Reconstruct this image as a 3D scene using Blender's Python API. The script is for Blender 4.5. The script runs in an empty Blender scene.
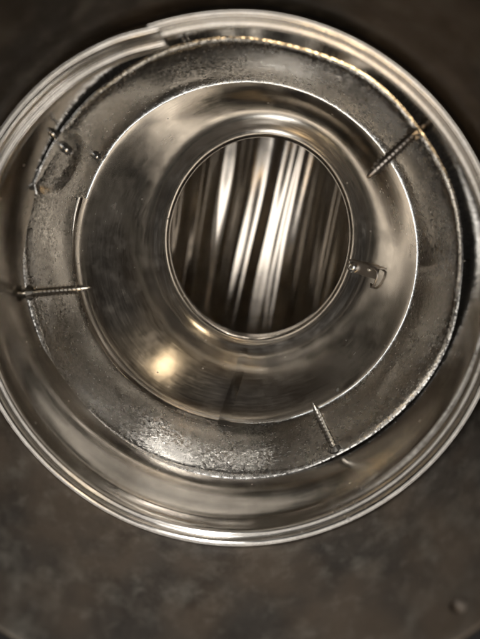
import bpy, bmesh, math, random
from mathutils import Vector, Matrix, noise
random.seed(7)
S = bpy.context.scene
COL = S.collection
PI = math.pi

# ------------------------------------------------------------------ camera
FPX, CX, CY = 483.0, 240.0, 319.5           # phone lens, in units of a 480x639 frame
VPX, VPY = 270.0, 203.0                     # where the duct axis points
w = -Vector(((VPX - CX) / FPX, -(VPY - CY) / FPX, -1)).normalized()
u = Vector((0, 1, 0)).cross(w).normalized()
v = w.cross(u)
CAMZ = 0.44
CAM = Vector((0.011, 0.026, CAMZ))
cd = bpy.data.cameras.new('camera')
co = bpy.data.objects.new('camera', cd)
COL.objects.link(co)
co.matrix_world = Matrix.Translation(CAM) @ Matrix((u, v, w)).to_4x4()
cd.sensor_fit = 'VERTICAL'
cd.lens = 6.9
cd.sensor_height = 6.9 * 639 / FPX
cd.sensor_width = cd.sensor_height
cd.clip_start = 0.005
cd.clip_end = 50
cd.dof.use_dof = True
cd.dof.focus_distance = 0.205
cd.dof.aperture_fstop = 1.9
S.camera = co

# ------------------------------------------------------------------ light
W = bpy.data.worlds.new('World')
S.world = W
W.use_nodes = True
bg = W.node_tree.nodes['Background']
bg.inputs[0].default_value = (1.0, 0.92, 0.84, 1)
bg.inputs[1].default_value = 0.015


def lamp(name, loc, size, power, col, target=(0, 0, 0.2)):
    l = bpy.data.lights.new(name, 'AREA')
    l.shape = 'DISK'
    l.size = size
    l.energy = power
    l.color = col
    o = bpy.data.objects.new(name, l)
    COL.objects.link(o)
    o.location = loc
    d = Vector(target) - Vector(loc)
    o.rotation_euler = d.to_track_quat('-Z', 'Y').to_euler()
    return o


lamp('ceiling_lamp', (0.05, 1.27, 1.12), 0.28, 17.0, (1.0, 0.98, 0.94))
lamp('second_ceiling_lamp', (0.58, 0.56, 1.55), 0.15, 1.4, (1.0, 0.78, 0.50))
lamp('small_warm_bulb', (-0.28, -0.62, 1.40), 0.10, 2.4, (1.0, 0.70, 0.38))
lamp('overhead_fill', (0.0, 0.0, 2.4), 1.2, 14.0, (1.0, 0.95, 0.885))  # broad soft fill added overhead to brighten the funnel, not a real fixture

S.view_settings.view_transform = 'Standard'
S.view_settings.look = 'None'
S.view_settings.exposure = 0.45
S.view_settings.gamma = 1
S.view_settings.use_curve_mapping = False
S.render.engine = 'CYCLES'
S.cycles.max_bounces = 24
S.cycles.glossy_bounces = 20
S.cycles.diffuse_bounces = 6
S.cycles.use_denoising = True
S.cycles.sample_clamp_indirect = 6.0
S.cycles.blur_glossy = 0.3


# ------------------------------------------------------------------ materials
def metal(name, col, rough, rvar=0.08, blotch=None, spangle=0.0, sp_scale=700,
          specks=0.0, mottle=False, metallic=1.0, aniso=0.0, tangent=None, stain=0.0, stain_scale=60, bump=0.0, coldark=0.6, scratch=0.0):
    m = bpy.data.materials.new(name)
    m.use_nodes = True
    nt = m.node_tree
    N = nt.nodes
    L = nt.links
    b = N['Principled BSDF']
    b.inputs['Metallic'].default_value = metallic
    tc = N.new('ShaderNodeTexCoord')

    def mix(f, a, c, mode='MIX'):
        x = N.new('ShaderNodeMix')
        x.data_type = 'RGBA'
        x.blend_type = mode
        for i, val in ((0, f), (6, a), (7, c)):
            if isinstance(val, (int, float)):
                x.inputs[i].default_value = val
            elif isinstance(val, tuple):
                x.inputs[i].default_value = val
            else:
                L.new(val, x.inputs[i])
        return x.outputs[2]

    def ramp(src, a, bb, lo=0.0, hi=1.0):
        r = N.new('ShaderNodeMapRange')
        L.new(src, r.inputs[0])
        r.inputs[1].default_value = a
        r.inputs[2].default_value = bb
        r.inputs[3].default_value = lo
        r.inputs[4].default_value = hi
        return r.outputs[0]

    def add(a, c, op='ADD'):
        x = N.new('ShaderNodeMath')
        x.operation = op
        for i, val in enumerate((a, c)):
            if isinstance(val, (int, float)):
                x.inputs[i].default_value = val
            else:
                L.new(val, x.inputs[i])
        return x.outputs[0]

    def nz(scale, detail=4, rough_=0.55, vec=None):
        n = N.new('ShaderNodeTexNoise')
        n.inputs['Scale'].default_value = scale
        n.inputs['Detail'].default_value = detail
        n.inputs['Roughness'].default_value = rough_
        L.new(vec if vec is not None else tc.outputs['Object'], n.inputs['Vector'])
        return n.outputs[0]

    base = col + (1,)
    n1 = nz(90)
    cur = mix(ramp(n1, 0.3, 0.7), tuple(c * 0.86 for c in col) + (1,), base)
    r = ramp(n1, 0.3, 0.7, rough - rvar, rough + rvar)
    hgt = None
    if spangle:
        vo = N.new('ShaderNodeTexVoronoi')
        vo.inputs['Scale'].default_value = sp_scale
        mp = N.new('ShaderNodeMapping')
        n2 = nz(sp_scale * 0.6, 2)
        vadd = N.new('ShaderNodeVectorMath')
        vadd.operation = 'MULTIPLY_ADD'
        cv = N.new('ShaderNodeTexNoise')
        cv.inputs['Scale'].default_value = sp_scale * 0.7
        L.new(tc.outputs['Object'], cv.inputs['Vector'])
        L.new(cv.outputs[1], vadd.inputs[0])
        vadd.inputs[1].default_value = (1.6 / sp_scale,) * 3
        L.new(tc.outputs['Object'], vadd.inputs[2])
        L.new(vadd.outputs[0], vo.inputs['Vector'])
        sep = N.new('ShaderNodeSeparateColor')
        L.new(vo.outputs['Color'], sep.inputs[0])
        k = sep.outputs[0]
        patch = ramp(nz(45, 3), 0.36, 0.60)
        cur = mix(add(ramp(k, 0.25, 0.95), add(patch, spangle, 'MULTIPLY'), 'MULTIPLY'), cur,
                  tuple(c * 0.62 for c in col) + (1,))
        r = add(r, ramp(sep.outputs[1], 0, 1, -0.10 * spangle, 0.12 * spangle))
        # every zinc crystal is tilted a little its own way
        geo = N.new('ShaderNodeNewGeometry')
        sub = N.new('ShaderNodeVectorMath')
        sub.operation = 'SUBTRACT'
        L.new(vo.outputs['Color'], sub.inputs[0])
        sub.inputs[1].default_value = (0.5, 0.5, 0.5)
        sc_ = N.new('ShaderNodeVectorMath')
        sc_.operation = 'SCALE'
        L.new(sub.outputs[0], sc_.inputs[0])
        L.new(ramp(patch, 0, 1, 0.02, 0.15 * spangle), sc_.inputs['Scale'])
        ad = N.new('ShaderNodeVectorMath')
        ad.operation = 'ADD'
        L.new(geo.outputs['Normal'], ad.inputs[0])
        L.new(sc_.outputs[0], ad.inputs[1])
        nm = N.new('ShaderNodeVectorMath')
        nm.operation = 'NORMALIZE'
        L.new(ad.outputs[0], nm.inputs[0])
        hgt = nm
    if stain:
        s1 = ramp(nz(stain_scale, 6, 0.65), 0.42, 0.68)
        cur = mix(add(s1, stain, 'MULTIPLY'), cur, (col[0] * coldark * 0.5, col[1] * coldark * 0.43, col[2] * coldark * 0.36, 1))
        r = add(r, add(s1, 0.2 * stain, 'MULTIPLY'))
        s2 = ramp(nz(stain_scale * 2.3, 5, 0.6), 0.6, 0.72)
        cur = mix(add(s2, stain * 0.6, 'MULTIPLY'), cur, (min(1, col[0] * 1.35), min(1, col[1] * 1.35), min(1, col[2] * 1.3), 1))
    if specks:
        vs_ = N.new('ShaderNodeTexVoronoi')
        vs_.inputs['Scale'].default_value = 190
        L.new(tc.outputs['Object'], vs_.inputs['Vector'])
        sp_ = N.new('ShaderNodeSeparateColor')
        L.new(vs_.outputs['Color'], sp_.inputs[0])
        dot = add(ramp(vs_.outputs['Distance'], 0.10, 0.05), ramp(sp_.outputs[0], 0.72, 0.78), 'MULTIPLY')
        cur = mix(add(dot, specks, 'MULTIPLY'), cur, (0.06, 0.05, 0.04, 1))
        r = add(r, add(dot, 0.3, 'MULTIPLY'))
        # handling smears
        r = add(r, ramp(nz(38, 5, 0.7), 0.5, 0.75, 0.0, 0.12))
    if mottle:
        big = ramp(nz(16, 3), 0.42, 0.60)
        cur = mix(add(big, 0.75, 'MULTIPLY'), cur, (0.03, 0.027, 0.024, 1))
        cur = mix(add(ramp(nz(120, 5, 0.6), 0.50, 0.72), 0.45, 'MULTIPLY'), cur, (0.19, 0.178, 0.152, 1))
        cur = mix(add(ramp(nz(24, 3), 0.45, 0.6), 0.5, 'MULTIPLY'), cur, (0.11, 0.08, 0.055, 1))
        cur = mix(add(ramp(nz(230, 3, 0.5), 0.58, 0.75), 0.15, 'MULTIPLY'), cur, (0.30, 0.275, 0.24, 1))  # small pale specks: blurred metallic glints painted into the colour
    if scratch or bump:
        # fine drawing marks that run round the duct: noise stretched along the circumference
        sx = N.new('ShaderNodeSeparateXYZ')
        L.new(tc.outputs['Object'], sx.inputs[0])
        rad = N.new('ShaderNodeVectorMath')
        rad.operation = 'LENGTH'
        cmb = N.new('ShaderNodeCombineXYZ')
        L.new(sx.outputs[0], cmb.inputs[0])
        L.new(sx.outputs[1], cmb.inputs[1])
        L.new(cmb.outputs[0], rad.inputs[0])
        cb2 = N.new('ShaderNodeCombineXYZ')
        L.new(rad.outputs['Value'], cb2.inputs[0])
        L.new(add(sx.outputs[2], 1.0, 'MULTIPLY'), cb2.inputs[2])
        L.new(add(N_at(N, L, sx), 0.004, 'MULTIPLY'), cb2.inputs[1])
        h = nz(1500, 3, 0.6, cb2.outputs[0])
        nm = N.new('ShaderNodeBump')
        nm.inputs['Strength'].default_value = bump
        nm.inputs['Distance'].default_value = 0.0002
        L.new(h, nm.inputs['Height'])
        if hgt is not None:
            L.new(hgt.outputs[0], nm.inputs['Normal'])
        hgt = nm
        r = add(r, ramp(h, 0.3, 0.7, -scratch, scratch))
    L.new(cur, b.inputs['Base Color'])
    cl = N.new('ShaderNodeClamp')
    cl.inputs['Min'].default_value = 0.04
    L.new(r, cl.inputs[0])
    L.new(cl.outputs[0], b.inputs['Roughness'])
    if hgt is not None:
        L.new(hgt.outputs[0], b.inputs['Normal'])
    if aniso:
        b.inputs['Anisotropic'].default_value = aniso
        if tangent == 'radial':
            tg = N.new('ShaderNodeTangent')
            tg.direction_type = 'RADIAL'
            tg.axis = 'Z'
            b.inputs['Anisotropic Rotation'].default_value = 0.25
            L.new(tg.outputs[0], b.inputs['Tangent'])
        else:
            tv = N.new('ShaderNodeCombineXYZ')
            for i in range(3):
                tv.inputs[i].default_value = tangent[i]
            L.new(tv.outputs[0], b.inputs['Tangent'])
    return m


def N_at(N, L, sx):
    a = N.new('ShaderNodeMath')
    a.operation = 'ARCTAN2'
    L.new(sx.outputs[1], a.inputs[0])
    L.new(sx.outputs[0], a.inputs[1])
    return a.outputs[0]


M = {
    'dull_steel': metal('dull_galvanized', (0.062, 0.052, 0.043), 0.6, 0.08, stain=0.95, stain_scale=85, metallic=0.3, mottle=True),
    'sleeve': metal('sleeve_steel', (0.60, 0.575, 0.54), 0.16, 0.03, stain=0.2, stain_scale=110, specks=0.5, bump=0.02, scratch=0.03),
    'collar': metal('spangled_galvanized', (0.84, 0.855, 0.865), 0.185, 0.03, spangle=0.8, sp_scale=1350),
    'cone': metal('stainless', (0.61, 0.57, 0.515), 0.17, 0.02, bump=0.008, scratch=0.03, aniso=0.65, specks=0.6, tangent='radial'),
    'pipe': metal('bright_liner', (0.52, 0.48, 0.43), 0.22, 0.03, aniso=0.93, tangent=(math.sin(math.radians(11)), math.cos(math.radians(11)), 0)),
    'screw': metal('zinc_screw', (0.62, 0.59, 0.54), 0.26, 0.05),
    'dark_screw': metal('dull_screw', (0.36, 0.33, 0.30), 0.35, 0.05),
    'rivet': metal('rivet_steel', (0.66, 0.66, 0.66), 0.25, 0.05),
    'flake': metal('bright_flake', (0.8, 0.78, 0.74), 0.3, 0.05),
}


# ------------------------------------------------------------------ helpers
def tag(o, label, cat, group=None):
    o['label'] = label
    o['category'] = cat
    if group:
        o['group'] = group
    return o


def empty(name, loc, label, cat, group=None):
    o = bpy.data.objects.new(name, None)
    o.empty_display_size = 0.01
    COL.objects.link(o)
    o.location = loc
    return tag(o, label, cat, group)


def build(name, verts, faces, mat, parent=None, smooth=True, angle=None):
    me = bpy.data.meshes.new(name)
    me.from_pydata([tuple(p) for p in verts], [], faces)
    me.update()
    bm = bmesh.new()
    bm.from_mesh(me)
    bmesh.ops.recalc_face_normals(bm, faces=bm.faces)
    bm.to_mesh(me)
    bm.free()
    if smooth:
        for p in me.polygons:
            p.use_smooth = True
        if angle:
            me.set_sharp_from_angle(angle=math.radians(angle))
    me.materials.append(M[mat])
    o = bpy.data.objects.new(name, me)
    COL.objects.link(o)
    if parent is not None:
        o.parent = parent
        o.matrix_parent_inverse = Matrix.Translation(-Vector(parent.location))
    return o


def sweep(profile, th0, th1, n, closed, centre=(0, 0)):
    """profile(theta) -> list of (radius, depth) making a closed section; swept round the axis."""
    verts, faces = [], []
    k = None
    cnt = n if closed else n + 1
    for i in range(cnt):
        th = th0 + (th1 - th0) * i / n
        sec = profile(th)
        k = len(sec)
        cx, cy = centre(th) if callable(centre) else centre
        for r, d in sec:
            verts.append((cx + r * math.cos(th), cy + r * math.sin(th), CAMZ - d))
    for i in range(n):
        a, b = i * k, ((i + 1) % cnt) * k
        for j in range(k):
            j2 = (j + 1) % k
            faces.append((a + j, a + j2, b + j2, b + j))
    if not closed:
        faces.append(tuple(range(k)))
        faces.append(tuple(range((cnt - 1) * k, cnt * k)))
    return verts, faces


def section(pts, th, sub=1):
    """an inner profile, thickened outwards into a closed section"""
    out = [(r + th, d) for r, d in reversed(pts)]
    return list(pts) + out


def spline(pts, n):
    """Catmull-Rom through (radius, depth) points"""
    P = [pts[0]] + list(pts) + [pts[-1]]
    out = []
    for i in range(1, len(P) - 2):
        for s in range(n):
            t = s / n
            q = []
            for c in range(2):
                p0, p1, p2, p3 = P[i - 1][c], P[i][c], P[i + 1][c], P[i + 2][c]
                q.append(0.5 * (2 * p1 + (p2 - p0) * t + (2 * p0 - 5 * p1 + 4 * p2 - p3) * t * t + (3 * p1 - p0 - 3 * p2 + p3) * t ** 3))
            out.append(tuple(q))
    out.append(pts[-1])
    return out


def wob(th, d, seed, freq=1.6, amp=1.0, zf=14):
    return amp * noise.noise(Vector((math.cos(th) * freq + seed, math.sin(th) * freq, d * zf + seed * 1.7)))


def smooth(a, b, x):
    t = max(0.0, min(1.0, (x - a) / (b - a)))
    return t * t * (3 - 2 * t)


def ray(px, py):
    d = Vector(((px - CX) / FPX, -(py - CY) / FPX, -1))
    return Vector((d.dot(u), d.dot(v), d.dot(w)))


def on_wall(px, py, R, cx=0.0, cy=0.0):
    """point of the round wall of radius R that a place in the frame looks at"""
    d = ray(px, py)
    a = d.x * d.x + d.y * d.y
    ox, oy = CAM.x - cx, CAM.y - cy
    b = 2 * (ox * d.x + oy * d.y)
    c = ox ** 2 + oy ** 2 - R * R
    t = (-b + math.sqrt(b * b - 4 * a * c)) / (2 * a)
    return CAM + d * t


def at_depth(px, py, dep):
    d = ray(px, py)
    return CAM + d * (dep / -d.z)


def lathe(pts, n, axis, origin):
    """solid of revolution: pts (radius, height) along axis from origin"""
    z = Vector(axis).normalized()
    x = z.orthogonal().normalized()
    y = z.cross(x)
    verts, faces = [], []
    for r, h in pts:
        for i in range(n):
            a = 2 * PI * i / n
            verts.append(Vector(origin) + z * h + (x * math.cos(a) + y * math.sin(a)) * r)
    for j in range(len(pts) - 1):
        for i in range(n):
            faces.append((j * n + i, j * n + (i + 1) % n, (j + 1) * n + (i + 1) % n, (j + 1) * n + i))
    faces.append(tuple(range(n)))
    faces.append(tuple(range((len(pts) - 1) * n, len(pts) * n)))
    return verts, faces


# ------------------------------------------------------------------ cross pipe at the bottom
TH_D = 0.238                                    # depth of the throat
tc3 = at_depth(258.5, 242, TH_D)
TCX, TCY = tc3.x, tc3.y                         # centre of the throat
TRX, TRY = 0.0434, 0.0482                       # its half axes
TROT = math.radians(-10)
BD = Vector((math.sin(math.radians(11)), math.cos(math.radians(11)), 0))   # direction of the cross pipe
BN = Vector((BD.y, -BD.x, 0))


def throat_inside(x, y, grow):
    dx, dy = x - TCX, y - TCY
    ca, sa = math.cos(-TROT), math.sin(-TROT)
    a, b = dx * ca - dy * sa, dx * sa + dy * ca
    return (a / (TRX + grow)) ** 2 + (b / (TRY + grow)) ** 2 < 1


pipe = empty('cross_pipe', (TCX, TCY, CAMZ - TH_D - 0.147), 'bright fluted liner pipe crossing beyond the round throat', 'pipe')
PR = 0.072
PD = TH_D + 0.0745
random.seed(63)
flutes = [(round(random.uniform(5, 19)), random.uniform(0, 6.3), random.uniform(0.4, 1.0)) for _ in range(9)]
pleat = [0.0]
while pleat[-1] < 2 * PI - 0.05:
    pleat.append(pleat[-1] + random.uniform(0.09, 0.27))
pleat[-1] = 2 * PI
pleat_h = [random.uniform(0.02, 0.085) for _ in pleat]


def pleat_at(a):
    a %= 2 * PI
    for k_ in range(len(pleat) - 1):
        if a <= pleat[k_ + 1]:
            w_ = pleat[k_ + 1] - pleat[k_]
            return pleat_h[k_] * w_ * PR * 0.5 * (1 - math.cos(2 * PI * (a - pleat[k_]) / w_))
    return 0.0


verts, faces = [], []
NS, NA = 90, 720
for i in range(NS + 1):
    s = -0.16 + 0.32 * i / NS
    for j in range(NA):
        a = 2 * PI * j / NA
        f = sum(g * math.sin(k * a + ph + 0.3 * math.sin(s * 24 + ph)) / k for k, ph, g in flutes)
        r = PR + 0.0100 * f - pleat_at(a + 0.035 * math.sin(s * 22 + 3 * math.sin(a * 2))) + 0.0012 * noise.noise(Vector((math.cos(a) * 3.2, math.sin(a) * 3.2, s * 16)))
        lat, dn = r * math.sin(a), r * math.cos(a)
        p = Vector((TCX, TCY, CAMZ - PD)) + BD * s + BN * lat
        p.z += dn
        verts.append(p)
for i in range(NS):
    for j in range(NA):
        j2 = (j + 1) % NA
        q = (i * NA + j, i * NA + j2, (i + 1) * NA + j2, (i + 1) * NA + j)
        m_ = sum((verts[k] for k in q), Vector()) / 4
        if m_.z > CAMZ - PD and throat_inside(m_.x, m_.y, 0.0040):
            continue
        faces.append(q)
build('pipe_wall', verts, faces, 'pipe', pipe)

# ------------------------------------------------------------------ funnel (reducer) with the throat
B_R, B_BOT = 0.074, 0.2095
funnel = empty('funnel_reducer', (TCX, TCY, CAMZ - TH_D - 0.006), 'smooth stainless funnel narrowing to the round throat', 'reducer')


def funnel_pts(th):
    ca, sa = math.cos(th - TROT), math.sin(th - TROT)
    rt = 1 / math.sqrt((ca / TRX) ** 2 + (sa / TRY) ** 2)
    top = B_R + 0.0012
    key = [(0.0, 0.0), (0.035, 0.10), (0.13, 0.225), (0.42, 0.49), (0.72, 0.755), (0.93, 0.945)]
    pts = []
    for k, h in key:
        pts.append((top + (rt + 0.0075 - top) * k, B_BOT - 0.003 + (TH_D - 0.0068 - B_BOT + 0.003) * h))
    # turned bead round the throat, then the short neck
    pts += [(rt + 0.0055, TH_D - 0.0058), (rt + 0.0026, TH_D - 0.0042), (rt + 0.0007, TH_D - 0.0022), (rt + 0.0002, TH_D + 0.0010), (rt + 0.0012, TH_D + 0.004), (rt + 0.0045, TH_D + 0.022)]
    out = spline(pts, 5)
    res = []
    for i, (r, d) in enumerate(out):
        f = min(1, i / 6) * (1 if i < 30 else 0.3)
        res.append((r + f * (wob(th, d, 3.1, 1.5, 0.0007) + wob(th, d, 8.3, 4.0, 0.00025, 30)), d))
    return res


def blend_centre(th):
    return (0, 0)


verts, faces = [], []
NT = 360
for i in range(NT):
    th = 2 * PI * i / NT
    pts = funnel_pts(th)
    sec = section(pts, 0.0006)
    k = len(sec)
    for (r, d) in sec:
        g = smooth(B_BOT, TH_D - 0.009, d)
        verts.append((TCX * g + r * math.cos(th), TCY * g + r * math.sin(th), CAMZ - d))
for i in range(NT):
    a, b = i * k, ((i + 1) % NT) * k
    for j in range(k):
        j2 = (j + 1) % k
        faces.append((a + j, a + j2, b + j2, b + j))
fun = build('funnel_wall', verts, faces, 'cone', funnel)


def fun_at(th, t, lift=0.0):
    """point on the inner funnel wall: t from 0 (top) to 1 (throat)"""
    pts = funnel_pts(th)[:34]
    x = t * (len(pts) - 1)
    i = min(int(x), len(pts) - 2)
    q = x - i
    r = pts[i][0] * (1 - q) + pts[i + 1][0] * q
    d = pts[i][1] * (1 - q) + pts[i + 1][1] * q
    g = smooth(B_BOT, TH_D - 0.009, d)
    # the wall leans: lift along (-radial, up)
    return Vector((TCX * g + (r - lift * 0.9) * math.cos(th), TCY * g + (r - lift * 0.9) * math.sin(th), CAMZ - d + lift * 0.4))


# lapped seam strip running down the funnel
th_s = math.radians(262)
verts, faces = [], []
n = 70
for i in range(n + 1):
    t = 0.015 + 0.92 * i / n
    hw = 0.0021
    for a, l in ((-hw, 0.0), (-hw, 0.00045), (hw, 0.0006), (hw, 0.0)):
        p = fun_at(th_s + a / 0.062 * (1 + 0.15 * (1 - t)), t, l)
        verts.append(p)
for i in range(n):
    for j in range(3):
        faces.append((i * 4 + j, i * 4 + j + 1, i * 4 + 5 + j, i * 4 + 4 + j))
build('seam_strip', verts, faces, 'cone', funnel, True, 40)

# ------------------------------------------------------------------ spangled collar
collar = empty('galvanized_collar', (0, 0, CAMZ - B_BOT - 0.001), 'spangled galvanized collar band with riveted lap seam above the funnel', 'collar')
SEAM = math.radians(156)


def collar_prof(th):
    # th runs from SEAM-2pi-0.10 (tucked under) to SEAM (free end on top)
    end = SEAM - th                              # angle back from the free end
    lap = 0.0009 * smooth(0.5, 0.0, end)         # free end rides inside
    tuck = 0.0008 * smooth(2 * PI - 0.4, 2 * PI, end)
    key = [(0.0773, 0.1690), (0.0767, 0.1708), (0.0763, 0.1735), (0.0759, 0.1780), (0.0753, 0.187), (0.0746, 0.198), (0.0741, B_BOT - 0.0007), (0.0738, B_BOT - 0.0003), (0.0736, B_BOT)]
    pts = spline(key, 12)
    res = []
    wrapped = end > PI
    eg = math.degrees(end - 2 * PI if wrapped else end)
    tab = [(-400, 0.168), (-8, 0.168), (0, 0.178), (5, 0.187), (10, 0.1925), (15, 0.191), (18, 0.186), (20, 0.171), (400, 0.171)]
    for a_, b_ in zip(tab, tab[1:]):
        if a_[0] <= eg <= b_[0]:
            dl = a_[1] + (b_[1] - a_[1]) * smooth(a_[0], b_[0], eg)
            break
    for r, d in pts:
        rr = r - lap + tuck + (1 - 0.85 * smooth(0.198, B_BOT, d)) * wob(th, d, 5.5, 2.2, 0.0013, 20) + wob(th, d, 1.2, 5.0, 0.00008, 40)
        if 0 <= eg < 30 and not wrapped:
            # the band is pressed outwards beside its lapped end
            q = ((eg - 9.0) / 9.0) ** 2 + ((d - 0.1755) / 0.0150) ** 2
            rr += 0.0011 * smooth(1.3, 0.3, q)
            if rr > 0.0774:
                rr = 0.0774
            # and its free top corner curls in a little
            rr -= 0.0012 * smooth(2.5, 0.0, eg) * smooth(0.186, 0.170, d)
        res.append((rr, d))
    return section(res, 0.0006)


vt, fc = sweep(collar_prof, SEAM - 2 * PI - 0.03, SEAM, 1000, False, (-0.0007, -0.0007))
build('collar_band', vt, fc, 'collar', collar, True, 50)


def rivet(px, py, R, rad, parent, name='rivet', mat='rivet', cx=0.0, cy=0.0):
    p = on_wall(px, py, R, cx, cy)
    ax = Vector((cx - p.x, cy - p.y, 0)).normalized()
    v_, f_ = lathe([(rad * 1.25, -0.0005), (rad * 1.25, 0.0003), (rad, 0.0008), (rad * 0.75, 0.0016), (rad * 0.35, 0.0020), (rad * 0.12, 0.0021)], 16, ax, p)
    return build(name, v_, f_, mat, parent)


rivet(68, 150, 0.0764, 0.0014, collar)
rivet(98, 157, 0.0739, 0.0013, collar)

# ------------------------------------------------------------------ sleeve with a hemmed rim
A_SEAM = math.radians(102)
sleeve = empty('rim_sleeve', (0, 0, CAMZ - 0.184), 'shiny sleeve with bright double hemmed rim, its ends lapped at the top', 'duct sleeve')
RC = Vector((0.0022, 0.0057))                    # the rim sits slightly off the axis


def sleeve_prof(th):
    t = th - A_SEAM                               # 0 = end that rides inside, runs to 2pi + lap
    off = -0.0010 * smooth(0.42, 0.0, t) - 0.0006 * smooth(0.16, 0.0, t) + 0.0016 * math.exp(-((t - 0.75) / 0.45) ** 2)
    off -= 0.0007 * smooth(2 * PI - 0.5, 2 * PI, t)
    key = [(0.0808, 0.1412), (0.0803, 0.1402), (0.0795, 0.1400), (0.0789, 0.1406), (0.0787, 0.1416), (0.0791, 0.1424), (0.0787, 0.1431),
           (0.0781, 0.1432), (0.0777, 0.1440), (0.0777, 0.1455), (0.0787, 0.149), (0.0792, 0.153), (0.0785, 0.166), (0.0780, 0.184)]
    fat = 1.0 + 0.7 * smooth(1.9, 0.25, t)
    key = [(0.0790 + (r - 0.0790) * fat - 0.0006 * (fat - 1), 0.1400 + (d - 0.1400) * fat) if d < 0.146 else (r, max(d, 0.146 + 0.0016 * fat)) for r, d in key]
    pts = spline(key, 4)
    res = []
    for r, d in pts:
        res.append((r + off * (1 - smooth(0.147, 0.162, d)) + wob(th, d, 12.5, 1.4, 0.0008), d))
    return section(res, 0.0006)


def sleeve_build():
    verts, faces = [], []
    n = 520
    th0, th1 = A_SEAM, A_SEAM + 2 * PI + 0.03
    for i in range(n + 1):
        th = th0 + (th1 - th0) * i / n
        sec = sleeve_prof(th)
        k = len(sec)
        for r, d in sec:
            g = 1 - smooth(0.142, 0.168, d)
            verts.append((-RC.x * g + r * math.cos(th), -RC.y * g + 0.0002 * (1 - g) + r * math.sin(th), CAMZ - d))
    for i in range(n):
        for j in range(k):
            j2 = (j + 1) % k
            faces.append((i * k + j, i * k + j2, (i + 1) * k + j2, (i + 1) * k + j))
    faces.append(tuple(range(k)))
    faces.append(tuple(range(n * k, n * k + k)))
    return build('sleeve_wall', verts, faces, 'sleeve', sleeve, True, 60)


sleeve_build()
for px, py, rd in ((54, 134, 0.0012), (164, 55, 0.0011), (462, 261, 0.0005), (405, 402, 0.0005)):
    rivet(px, py, 0.0783, rd, sleeve)

for (x0, y0, x1, y1) in ((47.5, 105, 57, 124), (183, 39, 190, 46)):
    a_, b_ = on_wall(x0, y0, 0.0778), on_wall(x1, y1, 0.0778)
    v_, f_ = lathe([(0.0001, 0.0), (0.00042, 0.0003), (0.00042, (b_ - a_).length - 0.0003), (0.0001, (b_ - a_).length)], 8, b_ - a_, a_)
    build('pin', v_, f_, 'rivet', sleeve)

# ------------------------------------------------------------------ near duct
duct = empty('outer_duct', (0, 0, CAMZ - 0.150), 'dull stained galvanized duct around the bright rim, open towards the viewer', 'duct')


def duct_prof(th):
    key = [(0.0822, 0.0890), (0.0820, 0.0910), (0.0822, 0.100), (0.0822, 0.122), (0.0822, 0.128), (0.0822, 0.1325), (0.0822, 0.137), (0.0822, 0.1400), (0.0822, 0.144), (0.0822, 0.150)]
    hump = smooth(-0.2, 0.5, math.sin(th))
    key = [(r - (0.0006 * hump if abs(d - 0.1325) < 0.0002 else 0), d) for r, d in key]
    pts = spline(key, 4)
    return section([(r + wob(th, d, 22.5, 1.3, 0.0007) + wob(th, d, 31, 5, 0.0003, 60), d) for r, d in pts], 0.0008)


vt, fc = sweep(duct_prof, 0, 2 * PI, 400, True, (-RC.x * 0.8, -RC.y * 0.8))
build('duct_wall', vt, fc, 'dull_steel', duct)
rivet(460, 607, 0.0824, 0.0014, duct, 'rivet', 'dull_steel', -RC.x * 0.8, -RC.y * 0.8)


# ------------------------------------------------------------------ screws
def screw(root, tip, rad, label, mat='screw', pitch=0.00155):
    root, tip = Vector(root), Vector(tip)
    z = (tip - root).normalized()
    Ln = (tip - root).length
    e = empty('self_tapping_screw', root, label, 'screw', 'sheet metal screws poking in through the collar')
    back = 0.006
    v_, f_ = lathe([(rad, -back), (rad, Ln * 0.80), (rad * 0.86, Ln * 0.86), (rad * 0.62, Ln * 0.93), (rad * 0.5, Ln * 0.97), (rad * 0.15, Ln)], 18, z, root)
    build('shank', v_, f_, mat, e, True, 45)
    x = z.orthogonal().normalized()
    y = z.cross(x)
    verts, faces = [], []
    turns = (Ln * 0.90 + back) / pitch
    n = int(turns * 18)
    for i in range(n + 1):
        a = 2 * PI * turns * i / n
        h = -back + pitch * turns * i / n
        fade = min(1, (n - i) / 40)
        core = rad * (0.98 if h < Ln * 0.8 else 0.98 - 0.4 * (h - Ln * 0.8) / (Ln * 0.14))
        d = x * math.cos(a) + y * math.sin(a)
        for rr, hh in ((core * 0.9, -pitch * 0.26), (core + rad * 0.45 * fade, -0.03 * pitch), (core + rad * 0.45 * fade, 0.05 * pitch), (core * 0.9, pitch * 0.26)):
            verts.append(root + z * (h + hh) + d * rr)
    for i in range(n):
        for j in range(3):
            faces.append((i * 4 + j, i * 4 + j + 1, i * 4 + 5 + j, i * 4 + 4 + j))
    build('thread', verts, faces, mat, e, False)
    # torn metal pushed up round the screw
    verts, faces = [], []
    n = 13
    for i in range(n):
        a = 2 * PI * i / n
        d = x * math.cos(a) + y * math.sin(a)
        hj = random.uniform(0.0006, 0.0018)
        verts += [root + d * rad * 2.2 - z * 0.0006, root + d * rad * 1.5 + z * hj, root + d * rad * 1.25 + z * hj * 0.9, root + d * rad * 1.1 - z * 0.0006]
    for i in range(n):
        for j in range(3):
            a, b = i * 4, ((i + 1) % n) * 4
            faces.append((a + j, a + j + 1, b + j + 1, b + j))
    build('burr', verts, faces, mat, e, False)
    v_, f_ = lathe([(0.0046, -back - 0.0008), (0.0046, -back), (0.0034, -back + 0.0001), (0.0034, -back - 0.0032)], 6, -z, root + z * (-2 * back) * 0)
    return e


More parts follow.
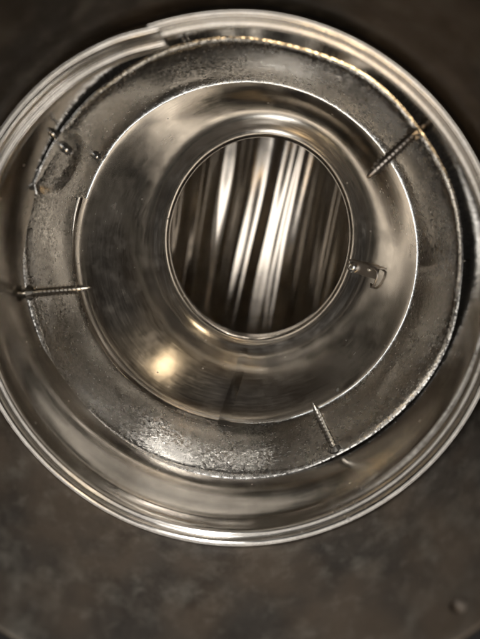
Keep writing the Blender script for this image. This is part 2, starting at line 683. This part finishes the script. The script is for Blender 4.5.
def screw_px(rx, ry, tx, ty, L, rad, label, mat='screw', R=0.0752):
    root = on_wall(rx, ry, R)
    # the screw points in level towards the axis; swing it to the seen tip
    dep = CAMZ - root.z
    tip = at_depth(tx, ty, dep)
    dirn = tip - root
    dirn.normalize()
    screw(root, root + dirn * min(dirn.length * L, (tip - root).length * 1.0 if L == 0 else L), rad, label, mat)


for a in ((31, 292.5, 91, 287.5, 'pale threaded screw poking in level beside the sparkling grey collar wall', 'screw', 0.00135),
          (334, 447, 313, 403, 'screw with torn burr standing over the brown funnel edge, its reflection behind it', 'screw', 0.00135),
          (414, 134, 367, 178, 'dark dull screw slanting in across the bright top of the collar', 'dark_screw', 0.0015)):
    root = on_wall(a[0], a[1], 0.0754)
    tip = at_depth(a[2], a[3], CAMZ - root.z)
    screw(root, tip, a[6], a[4], a[5])

# ------------------------------------------------------------------ bracket clip on the funnel
thc = math.radians(348)


def box(parent, name, mat, c, ax, ay, az, hx, hy, hz, bev=0.0002):
    bm = bmesh.new()
    bmesh.ops.create_cube(bm, size=2)
    for p in bm.verts:
        p.co = Vector((p.co.x * hx, p.co.y * hy, p.co.z * hz))
    bmesh.ops.bevel(bm, geom=list(bm.edges), offset=bev, segments=2, affect='EDGES')
    R3 = Matrix((ax, ay, az)).transposed()
    vs = [Vector(c) + R3 @ p.co for p in bm.verts]
    bm.verts.index_update()
    fs = [tuple(x.index for x in f.verts) for f in bm.faces]
    bm.free()
    return build(name, vs, fs, mat, parent, True, 35)


def nearest_fun(px, py):
    best = None
    g = math.atan2(252 - py, px - 254)
    for i in range(21):
        th = g + (i - 10) * 0.02
        for t in [k / 40 for k in range(41)]:
            p = fun_at(th, t)
            d = Matrix((u, v, w)).transposed() @ (p - CAM)
            x, y = CX + FPX * d.x / -d.z, CY - FPX * d.y / -d.z
            e = (x - px) ** 2 + (y - py) ** 2
            if best is None or e < best[0]:
                best = (e, th, t)
    return best[1], best[2]


th, t = nearest_fun(364, 269)
p0 = fun_at(th, t)
e1 = (fun_at(th, max(0, t - 0.08)) - fun_at(th, min(1, t + 0.08))).normalized()     # up the wall, outwards
e2 = (fun_at(th + 0.05, t) - fun_at(th - 0.05, t)).normalized()
e3 = e1.cross(e2).normalized()
if e3.dot(CAM - p0) < 0:
    e3 = -e3
s_clip = 0.95
clip = empty('bracket_clip', p0, 'small bent metal clip held by a bright screw beside the throat', 'clip')
box(clip, 'base_plate', 'dark_screw', p0 + e3 * 0.0008, e1, e2, e3, 0.0078, 0.0026, 0.0003)
box(clip, 'side_flange', 'dark_screw', p0 + e3 * 0.0026 + e2 * 0.0028, e1, e2, e3, 0.0078, 0.0003, 0.0022)


def tube(path, rad, n=10):
    vs, fs = [], []
    for i, p in enumerate(path):
        d = (path[min(i + 1, len(path) - 1)] - path[max(i - 1, 0)]).normalized()
        a = d.orthogonal().normalized() if i == 0 else (a - d * a.dot(d)).normalized()
        b = d.cross(a)
        for k in range(n):
            g = 2 * PI * k / n
            vs.append(p + (a * math.cos(g) + b * math.sin(g)) * rad)
    for i in range(len(path) - 1):
        for k in range(n):
            fs.append((i * n + k, i * n + (k + 1) % n, (i + 1) * n + (k + 1) % n, (i + 1) * n + k))
    fs += [tuple(range(n)), tuple(range(len(vs) - n, len(vs)))]
    return vs, fs


loop = []
for a_, b_, c_ in ((0.0030, 0.0022, 0.0014), (0.0062, 0.0024, 0.0036), (0.0084, 0.0016, 0.0042), (0.0090, -0.0010, 0.0040), (0.0085, -0.0048, 0.0034), (0.0078, -0.0066, 0.0026), (0.0066, -0.0068, 0.0022), (0.0060, -0.0052, 0.0018)):
    loop.append(p0 + e1 * a_ * s_clip + e2 * b_ * s_clip + e3 * c_)
v_, f_ = tube(loop, 0.00055)
build('wire_hook', v_, f_, 'dark_screw', clip)
v_, f_ = lathe([(0.0026, 0.0), (0.0026, 0.0012), (0.0022, 0.0022), (0.0012, 0.0028), (0.0003, 0.0029)], 18, e3, p0 - e1 * 0.0052 + e3 * 0.0012 - e2 * 0.0002)
head = build('screw_head', v_, f_, 'rivet', clip, True, 50)
box(head, 'drive_slot', 'dark_screw', p0 - e1 * 0.0052 + e3 * 0.0040, (e1 + e2).normalized(), (e2 - e1).normalized(), e3, 0.0015, 0.0003, 0.0003, 0.0001)
v_, f_ = lathe([(0.0009, 0.0), (0.0009, 0.0006), (0.0004, 0.0009)], 12, e3, p0 + e1 * 0.0028 + e3 * 0.0012 + e2 * 0.0008)
build('rivet', v_, f_, 'flake', clip)

# ------------------------------------------------------------------ loose flake on the funnel
th, t = nearest_fun(337, 390)
p0 = fun_at(th, t, 0.0003)
e1 = (fun_at(th, max(0, t - 0.08)) - fun_at(th, min(1, t + 0.08))).normalized()
e2 = (fun_at(th + 0.05, t) - fun_at(th - 0.05, t)).normalized()
e3 = e1.cross(e2).normalized()
if e3.dot(CAM - p0) < 0:
    e3 = -e3
vs = []
for sgn in (0, 1):
    for a, r, h in ((0.2, 0.0010, 0.0002), (1.5, 0.0007, 0.0005), (2.7, 0.0011, 0.0001), (4.0, 0.0006, 0.0006), (5.2, 0.0009, 0.0003)):
        vs.append(p0 + e1 * r * math.cos(a) + e2 * r * math.sin(a) + e3 * (h + 0.0003 * sgn))
fs = [(0, 1, 2, 3, 4), (5, 6, 7, 8, 9)] + [(i, (i + 1) % 5, 5 + (i + 1) % 5, 5 + i) for i in range(5)]
fl = build('metal_flake', vs, fs, 'flake', None, False)
tag(fl, 'tiny bright metal flake lying on the lower funnel wall', 'metal flake')
